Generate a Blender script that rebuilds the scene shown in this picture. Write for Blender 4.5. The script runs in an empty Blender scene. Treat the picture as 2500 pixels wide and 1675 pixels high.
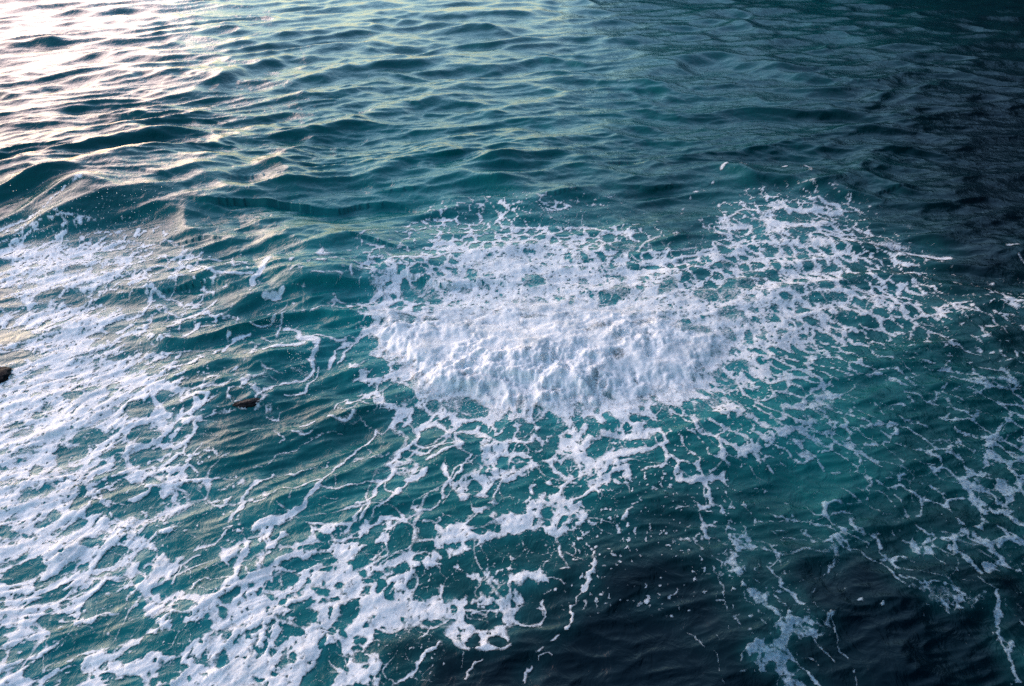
import bpy, math, random
import numpy as np

# ------------------------------------------------------------------ camera, sky, sun, exposure
scene = bpy.context.scene
CAM_H, PITCH, LENS = 6.5, math.radians(29.0), 30.0
cam_data = bpy.data.cameras.new("camera")
cam_data.lens = LENS; cam_data.sensor_width = 36.0
cam_data.clip_start = 0.1; cam_data.clip_end = 20000
cam = bpy.data.objects.new("camera", cam_data)
scene.collection.objects.link(cam)
cam.location = (0, 0, CAM_H)
cam.rotation_euler = (math.pi / 2 - PITCH, 0, 0)
scene.camera = cam

SUN_AZ, SUN_EL = math.radians(-52), math.radians(10)      # low sun, out of frame to the left
world = bpy.data.worlds.new("World"); scene.world = world
world.use_nodes = True
wn = world.node_tree; wn.nodes.clear()
sky = wn.nodes.new("ShaderNodeTexSky"); sky.sky_type = 'NISHITA'; sky.sun_disc = False
sky.sun_elevation = SUN_EL; sky.sun_rotation = SUN_AZ
sky.air_density = 1.4; sky.dust_density = 0.9; sky.ozone_density = 3.5
bg = wn.nodes.new("ShaderNodeBackground"); bg.inputs[1].default_value = 0.15
wo = wn.nodes.new("ShaderNodeOutputWorld")
wn.links.new(sky.outputs[0], bg.inputs[0]); wn.links.new(bg.outputs[0], wo.inputs[0])

sun_data = bpy.data.lights.new("sun", 'SUN')
sun_data.energy = 1.1; sun_data.angle = math.radians(64); sun_data.color = (1.0, 0.57, 0.45)
sun = bpy.data.objects.new("sun", sun_data); scene.collection.objects.link(sun)
from mathutils import Vector
sun_dir = Vector((math.sin(SUN_AZ) * math.cos(SUN_EL), math.cos(SUN_AZ) * math.cos(SUN_EL), math.sin(SUN_EL)))
sun.rotation_euler = sun_dir.to_track_quat('Z', 'Y').to_euler()
sun.location = (-30, 20, 30)

scene.view_settings.view_transform = 'Standard'
scene.view_settings.look = 'None'
scene.view_settings.exposure = 1.78
scene.view_settings.gamma = 1.0
scene.view_settings.use_curve_mapping = False
scene.cycles.max_bounces = 6
scene.cycles.use_denoising = False
scene.cycles.caustics_reflective = False
scene.cycles.caustics_refractive = False
scene.cycles.sample_clamp_indirect = 4.0

# ------------------------------------------------------------------ helpers
F_PX = 2500 * LENS / 36.0                                  # focal length in photo pixels
def sea(px, py):
    """point of the calm sea surface (z = 0) seen at a photo position: metres"""
    px = np.asarray(px, float); py = np.asarray(py, float)
    s = (px - 1250) / F_PX; t = (py - 837.5) / F_PX
    down = math.sin(PITCH) + t * math.cos(PITCH); fwd = math.cos(PITCH) - t * math.sin(PITCH)
    return CAM_H * s / down, CAM_H * fwd / down
def photo(x, y):
    """the inverse of sea()"""
    c, s = math.cos(PITCH), math.sin(PITCH)
    depth = y * c + CAM_H * s
    return 1250 + F_PX * x / depth, 837.5 + F_PX * (CAM_H * c - y * s) / depth

def smooth(a, b, v):
    t = np.clip((v - a) / (b - a), 0, 1); return t * t * (3 - 2 * t)
def hash2(ix, iy, seed):
    h = (ix.astype(np.int64) * 374761393 + iy.astype(np.int64) * 668265263 + seed * 1274126177) & 0xffffffff
    h = ((h ^ (h >> 13)) * 1274126177) & 0xffffffff
    h = ((h ^ (h >> 16)) * 2246822519) & 0xffffffff
    return ((h ^ (h >> 15)) & 0xffffff).astype(np.float32) / 16777216.0
def vnoise(x, y, seed):
    """gradient noise, about -1..1"""
    ix = np.floor(x); iy = np.floor(y); fx = (x - ix).astype(np.float32); fy = (y - iy).astype(np.float32)
    ux = fx * fx * fx * (fx * (fx * 6 - 15) + 10); uy = fy * fy * fy * (fy * (fy * 6 - 15) + 10)
    r = []
    for dy in (0, 1):
        for dx in (0, 1):
            a = hash2(ix + dx, iy + dy, seed) * 6.2831853
            r.append(np.cos(a) * (fx - dx) + np.sin(a) * (fy - dy))
    return ((r[0] * (1 - ux) + r[1] * ux) * (1 - uy) + (r[2] * (1 - ux) + r[3] * ux) * uy) * 1.5
def fbm(x, y, seed, octaves=4, gain=0.5):
    s = 0; a = 1; n = 0
    for o in range(octaves):
        s = s + a * vnoise(x * 2 ** o + 17.3 * o, y * 2 ** o - 9.1 * o, seed + o); n += a; a *= gain
    return s / n
def billow(x, y, seed, octaves=4, gain=0.5):
    s = 0; a = 1; n = 0
    for o in range(octaves):
        s = s + a * np.abs(vnoise(x * 2 ** o + 7.3 * o, y * 2 ** o - 5.1 * o, seed + o)); n += a; a *= gain
    return s / n
def cells(x, y, seed):
    """distance between the two nearest feature points: 0 along the borders of the cells"""
    ix = np.floor(x); iy = np.floor(y)
    f1 = np.full(x.shape, 9.0, np.float32); f2 = f1.copy()
    for dy in (-1, 0, 1):
        for dx in (-1, 0, 1):
            jx = ix + dx; jy = iy + dy
            d = np.sqrt((jx + .1 + .8 * hash2(jx, jy, seed) - x) ** 2 + (jy + .1 + .8 * hash2(jx, jy, seed + 99) - y) ** 2).astype(np.float32)
            f2 = np.minimum(f2, np.maximum(f1, d)); f1 = np.minimum(f1, d)
    return f2 - f1
def equal(v, ref=None):
    """spread values evenly over 0..1"""
    s = np.sort((v if ref is None else ref)[::7]); return np.interp(v, s, np.linspace(0, 1, len(s)))
def table(rows, px, py, x0, y0, step_x, step_y):
    a = np.array(rows, float)
    gx = np.clip((px - x0) / step_x, 0, a.shape[1] - 1.001); gy = np.clip((py - y0) / step_y, 0, a.shape[0] - 1.001)
    ix = gx.astype(int); iy = gy.astype(int); fx = gx - ix; fy = gy - iy
    return (a[iy, ix] * (1 - fx) + a[iy, ix + 1] * fx) * (1 - fy) + (a[iy + 1, ix] * (1 - fx) + a[iy + 1, ix + 1] * fx) * fy

# ------------------------------------------------------------------ the sheet of sea: rows away from the viewer, columns fanning out
N_ROW, N_COL = 740, 1120
rows_y = [-60, -40, -25, -15, -8, -4, -1, 1, 2.2, 3.2, 3.9]
rows_y += [float(sea(1250, p)[1]) for p in np.concatenate([np.linspace(1800, 420, 550, endpoint=False), np.linspace(420, -70, 330)])]
v = rows_y[-1]
while v < 6000:
    v *= 1.035; rows_y.append(v)
Y = np.array(sorted(rows_y))
side = np.concatenate([np.linspace(0, 1, 40) ** 1.6 * 2.0 + 0.79])[1:]
U = np.concatenate([-side[::-1], np.linspace(-0.79, 0.79, N_COL), side])
def spread(y): return np.sqrt(y * y + 16.0)
NR, NC = len(Y), len(U)
GY = np.repeat(Y[:, None], NC, 1); GX = U[None, :] * spread(Y)[:, None]
PX, PY = photo(GX, np.maximum(GY, 2.0))
ROWGAP = np.gradient(Y)[:, None]                            # local spacing of the sheet
IN = (GY > 3.4) & (GY < 62) & (np.abs(U)[None, :] < 0.9)     # the part worth detail
x_in = GX[IN]; y_in = GY[IN]; px_in = PX[IN]; py_in = PY[IN]
def full(vals, fill=0.0):
    a = np.full(GX.shape, fill, np.float32); a[IN] = vals; return a
# ------------------------------------------------------------------ where the foam lies (survey notes: strip, points, width)
# strips of the survey, each 625 x 400 photo pixels, read at 3.7456 times
STRIP = {'A0': (0, 500), 'A1': (625, 500), 'A2': (1250, 500), 'A3': (1875, 500),
         'B0': (0, 900), 'B1': (625, 900), 'B2': (1250, 900), 'B3': (1875, 900),
         'C0': (0, 1275), 'C1': (625, 1275), 'C2': (1250, 1275), 'C3': (1875, 1275)}
ZOOM = 3.7456
DENSITY = """0000000000000000000000000
0000000000000000000000000
0000000000000000000000000
0000000000000000000000000
0000000000000000000000000
1111100000234432027731000
7765421113589986357764200
6765311115789999888776422
6876321128899999997763222
8886521005999999975532233
8887521013456775456642233
8876521112346752243222334
7765432233566651122122234
7765333456764520122222343
6564456787542001012310232
5334577875310000012310022
7666788764200000002200012"""
DENSITY = [[int(c) / 10 for c in r] for r in DENSITY.split('\n')]
AERATION_SHADE = [[5,5,5,5,5,5,5,5,5,4,4,3,2],[5,5,5,5,6,6,6,6,5,4,3,2,1],[5,5,6,6,7,7,6,5,4,4,3,2,1],  # bubbly teal, with the shade at right and lower right painted dark
            [5,5,6,7,8,8,7,6,5,5,4,2,1],[5,6,6,7,9,7,7,7,7,7,5,4,2],[6,6,5,5,5,5,6,7,7,7,6,4,3],
            [7,7,7,7,7,6,6,5,3,4,5,3,2],[7,7,7,7,6,4,3,1,1,2,1,1,1],[7,7,7,6,4,1,0,0,0,1,0,0,0]]

# open water inside the foam: centre, half width, half height, slant
POOLS = {
'A0': [(720,620,85,40,-5),(910,620,60,40,0),(500,650,50,14,-15),(385,685,35,12,0),(60,580,80,60,0),(450,850,150,40,-15),(700,870,100,70,0),
       (1040,880,80,70,0),(1240,900,130,110,-20),(1650,810,200,60,15),(1560,920,150,50,35),(1500,1050,130,60,-20),(120,920,110,60,0),
       (110,800,100,25,0),(900,1260,80,30,-25),(890,1190,80,25,-20),(1200,1320,60,30,0),(120,1220,200,60,-8),(100,1400,230,50,-8),(1700,440,300,60,0),
       (2050,440,200,60,5),(2000,600,150,40,0),(1000,480,120,30,5),(1260,1260,150,45,10),(1700,1280,260,50,-8)],
'A1': [(620,1090,230,120,0),(500,890,200,50,0),(1500,810,170,70,0),(150,1170,80,60,0),(1350,470,170,60,0),(350,1260,60,70,30),(660,1330,80,60,10),
       (330,1400,180,70,10),(200,390,250,60,0),(900,1100,100,90,0),(900,820,200,50,0),(1620,1065,80,22,5),(1000,1330,150,70,-30),(1060,1450,160,60,10)],
'A2': [(190,700,110,55,0),(920,830,170,80,-30),(1400,760,110,70,-30),(1850,830,230,80,0),(950,1275,60,25,8),(750,1160,100,35,-15),
       (1200,1120,120,50,0),(1620,1160,190,40,5),(200,1040,110,25,0),(1930,560,70,50,0),(2200,650,110,35,0),(1980,1030,120,50,20),
       (2080,1460,100,60,0),(980,1420,60,60,0),(120,1430,60,35,0),(540,880,30,40,0),(1300,380,420,50,-4),(1000,100,900,90,-3),(1700,300,150,80,0),
       (1010,400,120,60,0),(2050,740,160,50,0),(2230,230,60,70,0)],
'A3': [(270,270,95,50,0),(210,140,190,48,0),(310,490,65,28,0),(280,715,70,25,0),(470,870,110,50,0),(760,690,100,45,0),(800,560,100,30,0),
       (330,990,90,30,0),(700,1040,120,55,0),(30,430,60,30,0),(130,780,40,30,0),(480,760,110,35,0),(540,600,80,25,0),(160,880,60,40,0),(900,920,70,50,0),
       (1550,700,80,90,0),(1500,860,160,60,0)],
'B0': [(1280,400,140,85,5),(1570,300,110,80,0),(1590,420,60,45,0),(1590,495,60,20,0),(1760,180,110,28,0),(2010,160,110,35,0),(1900,240,130,35,0),
       (1070,185,80,45,0),(680,260,100,40,-10),(850,210,40,25,0),(440,370,45,30,0),(360,415,45,25,0),(370,455,100,15,0),(820,640,160,65,-15),
       (1320,620,110,70,-15),(1460,600,40,25,-30),(590,820,70,80,0),(740,780,100,50,-30),(340,930,80,50,-30),(640,930,80,35,-20),(1080,780,90,25,-15),
       (1300,770,50,20,-15),(1110,860,60,60,0),(1300,890,40,30,0),(1420,880,60,35,-15),(1590,880,60,20,-10),(500,1080,100,40,-30),(380,1140,120,20,-20),
       (1140,1050,70,40,-20),(1440,1020,110,45,-10),(60,770,70,30,0),(1180,1290,140,90,-10),(1800,1150,170,100,0),(750,1420,60,25,-15),(2100,600,220,200,-20),
       (2050,900,200,80,-15),(1750,1330,250,70,-15),(1000,1130,60,30,0),(150,520,90,20,-10),(900,900,90,20,-20),(950,990,60,18,-20)],
'B1': [(2000,1095,65,80,0),(2240,1110,130,90,-20),(2240,640,60,40,0),(2030,770,35,130,-10),(1980,840,25,60,0),(2080,940,25,50,-20),(2260,830,60,40,0),
       (2330,740,25,30,0),(2270,900,80,40,0),(1300,230,190,90,20),(1900,350,220,90,12),(2250,500,90,40,0),(1610,330,75,55,0),(1480,420,75,75,20),
       (1650,560,85,40,15),(1540,650,80,50,0),(1800,850,160,110,30),(1630,1010,110,90,-30),(1560,1240,110,65,-25),(1500,1080,100,100,0),(1290,1060,90,90,0),
       (1240,1330,160,70,-30),(720,1330,220,110,0),(880,1150,260,70,-5),(1000,920,230,80,-15),(300,1170,200,70,-15),(250,1020,150,40,0),(700,780,330,120,-25),
       (1100,430,150,90,10),(500,400,220,80,-5),(150,700,200,60,-10),(850,620,240,70,-10),(1300,620,110,110,-30),(660,1050,90,50,-15),(1150,1100,80,40,-50),
       (1460,790,50,28,-10),(1330,820,45,18,0),(1560,1360,180,40,-20),(2110,1420,130,70,25),(1360,900,70,15,5),(250,1440,120,60,10),(350,60,140,35,10),
       (80,160,100,45,0),(1760,960,60,80,20),(1400,1450,130,40,-8),(2280,1260,90,60,0)],
'B2': [(130,580,85,100,0),(240,430,60,90,0),(320,480,90,70,0),(300,570,70,60,0),(380,680,40,60,0),(40,730,60,45,0),(180,720,100,55,-15),(260,810,90,45,0),
       (70,910,70,30,-10),(70,845,80,25,0),(510,620,45,25,30),(790,740,120,90,-20),(930,670,110,45,10),(1280,660,110,50,-5),(1140,460,80,30,0),(910,490,75,45,40),
       (600,500,40,70,0),(760,570,80,50,0),(1250,550,50,30,0),(520,860,50,35,0),(560,950,45,50,0),(280,970,210,70,-25),(430,1000,80,90,35),(640,1060,60,50,0),
       (540,1130,110,50,-20),(840,970,35,50,20),(100,1160,85,50,10),(50,1280,80,80,0),(300,1330,50,50,0),(270,1420,80,45,15),(460,1415,70,25,-25),(590,1370,50,30,-30),
       (320,1220,25,25,0),(1360,380,80,70,0),(1390,490,80,70,0),(1530,520,120,50,10),(1150,800,200,12,-6),(1200,860,200,50,-5),(1740,380,90,100,0),(1860,270,70,60,0),
       (2000,250,70,30,0),(2120,290,80,50,15),(2250,210,60,40,0),(1000,1250,330,160,-25),(1950,90,120,50,30),(2050,520,140,50,10),(2150,1000,200,150,20),(1600,330,60,40,0)],
'B3': [(80,145,70,45,0),(330,180,60,30,15),(240,120,60,30,0),(60,300,90,35,0),(230,410,120,35,10),(480,560,90,45,0),(40,530,70,50,20),(900,200,320,120,10),(330,1080,330,170,0),
       (1400,400,220,60,0),(1560,590,140,70,0),(1350,960,150,80,20),(1000,800,150,60,20),(1850,330,90,60,0),(2000,460,120,60,0),(2100,250,150,50,0),(800,1290,120,70,0),(300,1420,200,30,8)],
'C0': [(1950,620,110,70,-25),(2250,110,70,60,0),(1850,470,230,120,-35),(800,1000,380,100,-15),(500,1250,350,80,-30),(1650,1090,220,110,-25),(1600,1370,160,80,-10),
       (2030,1240,60,70,0),(2060,1030,40,60,15),(1870,1290,70,30,0),(250,450,220,80,-15),(2090,720,60,45,-15),(2070,830,60,40,0),(2290,320,40,130,35),(2230,480,45,70,0),
       (1050,300,160,50,-20),(850,180,110,35,8),(1900,120,150,60,-35),(1050,560,150,50,-25),(90,130,110,50,0),(1550,760,60,30,-20),(1660,740,40,30,0),(1650,130,260,60,-15),
       (600,620,80,14,-12),(450,900,160,45,-20),(400,1120,240,30,-25)],
'C1': [(175,80,50,65,10),(390,90,110,95,10),(280,180,60,45,0),(600,130,80,40,35),(20,240,55,60,-40),(90,195,25,35,0),(230,310,100,40,-20),(560,235,125,45,-8),
       (420,270,60,40,0),(100,370,30,30,0),(380,410,170,60,-8),(600,370,110,45,8),(640,455,70,22,-10),(880,190,75,28,-20),(860,75,120,35,-25),(770,110,70,40,0),(560,20,90,30,0),
       (1020,350,190,70,-40),(1510,360,60,30,-20),(1330,460,80,40,-25),(980,490,40,40,0),(1070,530,110,30,-30),(1140,580,50,70,0),(1240,670,55,60,0),(780,600,45,25,0),
       (1000,630,60,18,-35),(900,800,70,110,25),(810,820,50,35,0),(590,650,90,50,15),(460,620,60,20,-40),(650,590,25,40,0),(150,630,50,80,-30),(280,560,110,55,-5),(50,660,50,35,-30),
       (410,800,110,40,-5),(440,870,150,40,-8),(450,940,70,30,0),(360,1030,110,60,-5),(235,1110,50,40,0),(165,1190,40,35,0),(55,1180,30,35,0),(720,740,40,25,0),(640,745,40,18,0),
       (250,745,30,20,0),(700,1020,40,40,0),(810,1030,45,40,0),(790,950,60,40,0),(600,1100,50,25,-45),(1050,930,40,25,0),(1080,880,30,20,0),(980,1060,60,45,0),(940,1130,60,25,0),
       (980,1210,70,60,0),(1030,1300,30,20,0),(1160,1050,70,60,0),(1500,680,70,70,0),(1430,720,35,30,0),(2020,670,45,30,0),(2090,600,70,30,-15),(2240,560,60,30,0),(2240,640,80,40,-15),
       (1820,790,40,30,0),(2000,780,60,60,0),(2170,760,60,35,0),(2080,880,150,110,10),(2230,860,40,60,0),(2000,1050,70,50,25),(2220,1070,80,60,0),(1990,1100,90,30,15),
       (1760,20,80,30,0),(2020,110,90,45,0),(2030,30,80,40,0),(2200,70,60,60,20),(1960,230,60,30,0),(1810,260,55,26,0),(280,1290,50,30,-20),(370,1260,30,40,0),(190,1400,40,20,0),(20,1460,50,25,0)],
'C2': [(265,25,70,35,0),(430,50,50,15,-30),(580,30,50,20,-20),(150,850,128,80,0),(180,590,60,40,0),(290,620,40,40,0),(170,710,45,40,0),(10,740,30,40,0),(10,620,15,20,0),(80,640,15,30,0),(400,560,60,50,30)],
'C3': []}
# wider open water: outlines
OPEN = {
'C1': [[(1160,1150),(1200,1080),(1290,1010),(1420,940),(1500,930),(1520,880),(1600,850),(1700,880),(1755,920),(1740,1040),(1800,1080),(1880,1160),(2120,1190),(2341,1130),(2341,1520),(1180,1520),(1130,1300)],
       [(650,1130),(770,1110),(790,1210),(870,1250),(860,1360),(740,1330),(720,1470),(640,1520),(400,1520),(450,1400),(540,1310),(590,1200)],
       [(1230,90),(1380,40),(1640,20),(1640,150),(1610,310),(1440,300),(1330,340),(1160,420),(1090,430),(1200,250)],
       [(1400,600),(1420,540),(1500,460),(1620,440),(1740,420),(1840,470),(1930,460),(1900,560),(1820,620),(1680,580),(1600,570),(1480,610),(1410,640)],
       [(1660,400),(1760,370),(1930,300),(2070,240),(2210,190),(2341,180),(2341,330),(2260,480),(2210,470),(2160,420),(2060,500),(1960,470),(1860,430),(1780,420)]],
'C2': [[(20,190),(240,110),(400,150),(640,60),(760,60),(900,300),(760,420),(620,640),(500,840),(330,1000),(330,500),(230,420),(0,500)],
       [(330,1000),(700,600),(1100,480),(1500,300),(1780,420),(1880,560),(1880,900),(2080,1100),(2060,1520),(-60,1520),(-60,1200),(200,1000)],
       [(1300,1100),(1800,700),(1900,1000),(2100,1500),(1300,1500)]],
'C3': [[(30,330),(150,180),(560,170),(590,350),(480,500),(350,640),(230,640),(120,520)],[(640,240),(800,280),(960,380),(1200,600),(1330,760),(1000,800),(540,840),(430,740),(400,600),(620,400)],
       [(1230,380),(1400,330),(1700,450),(1900,530),(2000,640),(1700,590),(1300,520)],[(600,880),(1350,800),(1600,860),(2040,780),(2060,1050),(2130,1300),(2200,1520),(830,1520),(720,1200),(570,950)],
       [(2200,1150),(2341,1050),(2341,1520),(2300,1400)]],
}
# thick foam: outlines and how closely it covers
THICK = [
('A2', [(-60,420),(300,330),(560,370),(720,450),(850,520),(1100,600),(1300,650),(1500,640),(1680,700),(1600,800),(1300,900),(1000,1000),(-60,1050)], .86),
('A1', [(1500,760),(1750,640),(1950,480),(2341,380),(2400,1050),(1900,1050),(1700,930)], .72),
('C1', [(0,0),(2341,0),(2341,180),(2200,190),(1660,400),(1400,600),(1400,760),(1900,700),(2341,550),(2341,1130),(2120,1190),(1880,1160),(1740,1040),(1700,880),(1520,880),(1290,1010),(1150,1150),(1180,1520),(0,1520)], .95),
('B1', [(1780,1060),(1850,1000),(2000,900),(2060,830),(2040,650),(2130,620),(2341,600),(2341,1230),(2100,1190),(2000,1200),(1880,1260),(1850,1180)], .93),
('B1', [(1200,860),(1300,780),(1430,800),(1500,930),(1420,1010),(1390,980),(1270,970),(1220,960)], .8),
('B2', [(380,560),(560,580),(650,600),(830,560),(1000,620),(1150,640),(900,760),(830,900),(760,1010),(640,1010),(500,1020),(430,900),(400,780)], .93),
('B2', [(0,1340),(140,1250),(300,1130),(480,1180),(620,1190),(760,1090),(900,1000),(880,1070),(700,1180),(620,1240),(640,1420),(560,1498),(0,1498)], .93),
('C2', [(0,0),(640,0),(650,50),(560,90),(410,130),(240,130),(230,80),(20,170),(-60,180)], .95),
('C2', [(-60,520),(230,440),(300,420),(340,520),(330,640),(300,690),(300,760),(310,820),(210,960),(-60,900)], .95),
('C2', [(345,400),(420,365),(460,400),(400,480),(365,490)], 1.0),
('C2', [(1850,290),(1930,270),(2000,290),(1990,400),(1940,440),(1880,380)], .85),
('C3', [(1220,560),(1300,550),(1500,590),(1800,640),(2020,660),(2030,740),(1900,770),(1700,790),(1690,830),(1600,840),(1520,780),(1400,760),(1330,720),(1270,640)], .9),
('C3', [(2100,230),(2341,180),(2341,460),(2150,380)], .7),
('C0', [(2100,950),(2341,850),(2341,1520),(1620,1520),(1750,1380),(2000,1360),(2110,1280),(2060,1150)], .92),
('A0', [(0,430),(200,350),(380,400),(600,350),(720,390),(850,370),(960,390),(1000,450),(1200,500),(1330,530),(1200,600),(1050,650),(800,720),(500,760),(0,800)], .95),
('A0', [(420,1330),(700,1000),(900,1040),(800,1200),(700,1400),(560,1450)], .95),
('A1', [(1180,470),(1220,460),(1290,560),(1330,700),(1340,880),(1250,960),(1130,970),(1180,850),(1160,720),(1200,620)], .95),
('A1', [(560,570),(620,490),(690,540),(770,560),(600,600)], .95),
('A3', [(0,60),(40,90),(40,260),(-60,260),(-60,40)], .95),
('A3', [(270,370),(420,310),(560,320),(620,370),(500,420),(350,400)], .97),
('A3', [(800,350),(1000,345),(1150,340),(1320,390),(1250,420),(1000,400)], .9),
('B3', [(230,330),(350,230),(500,170),(600,280),(560,390),(480,450),(380,380)], .85),
('B3', [(1850,1060),(2000,1080),(2100,1250),(2000,1230),(1880,1160)], .7),
('B3', [(960,1360),(1100,1320),(1300,1320),(1250,1430),(1100,1420)], .7),
]
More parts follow.
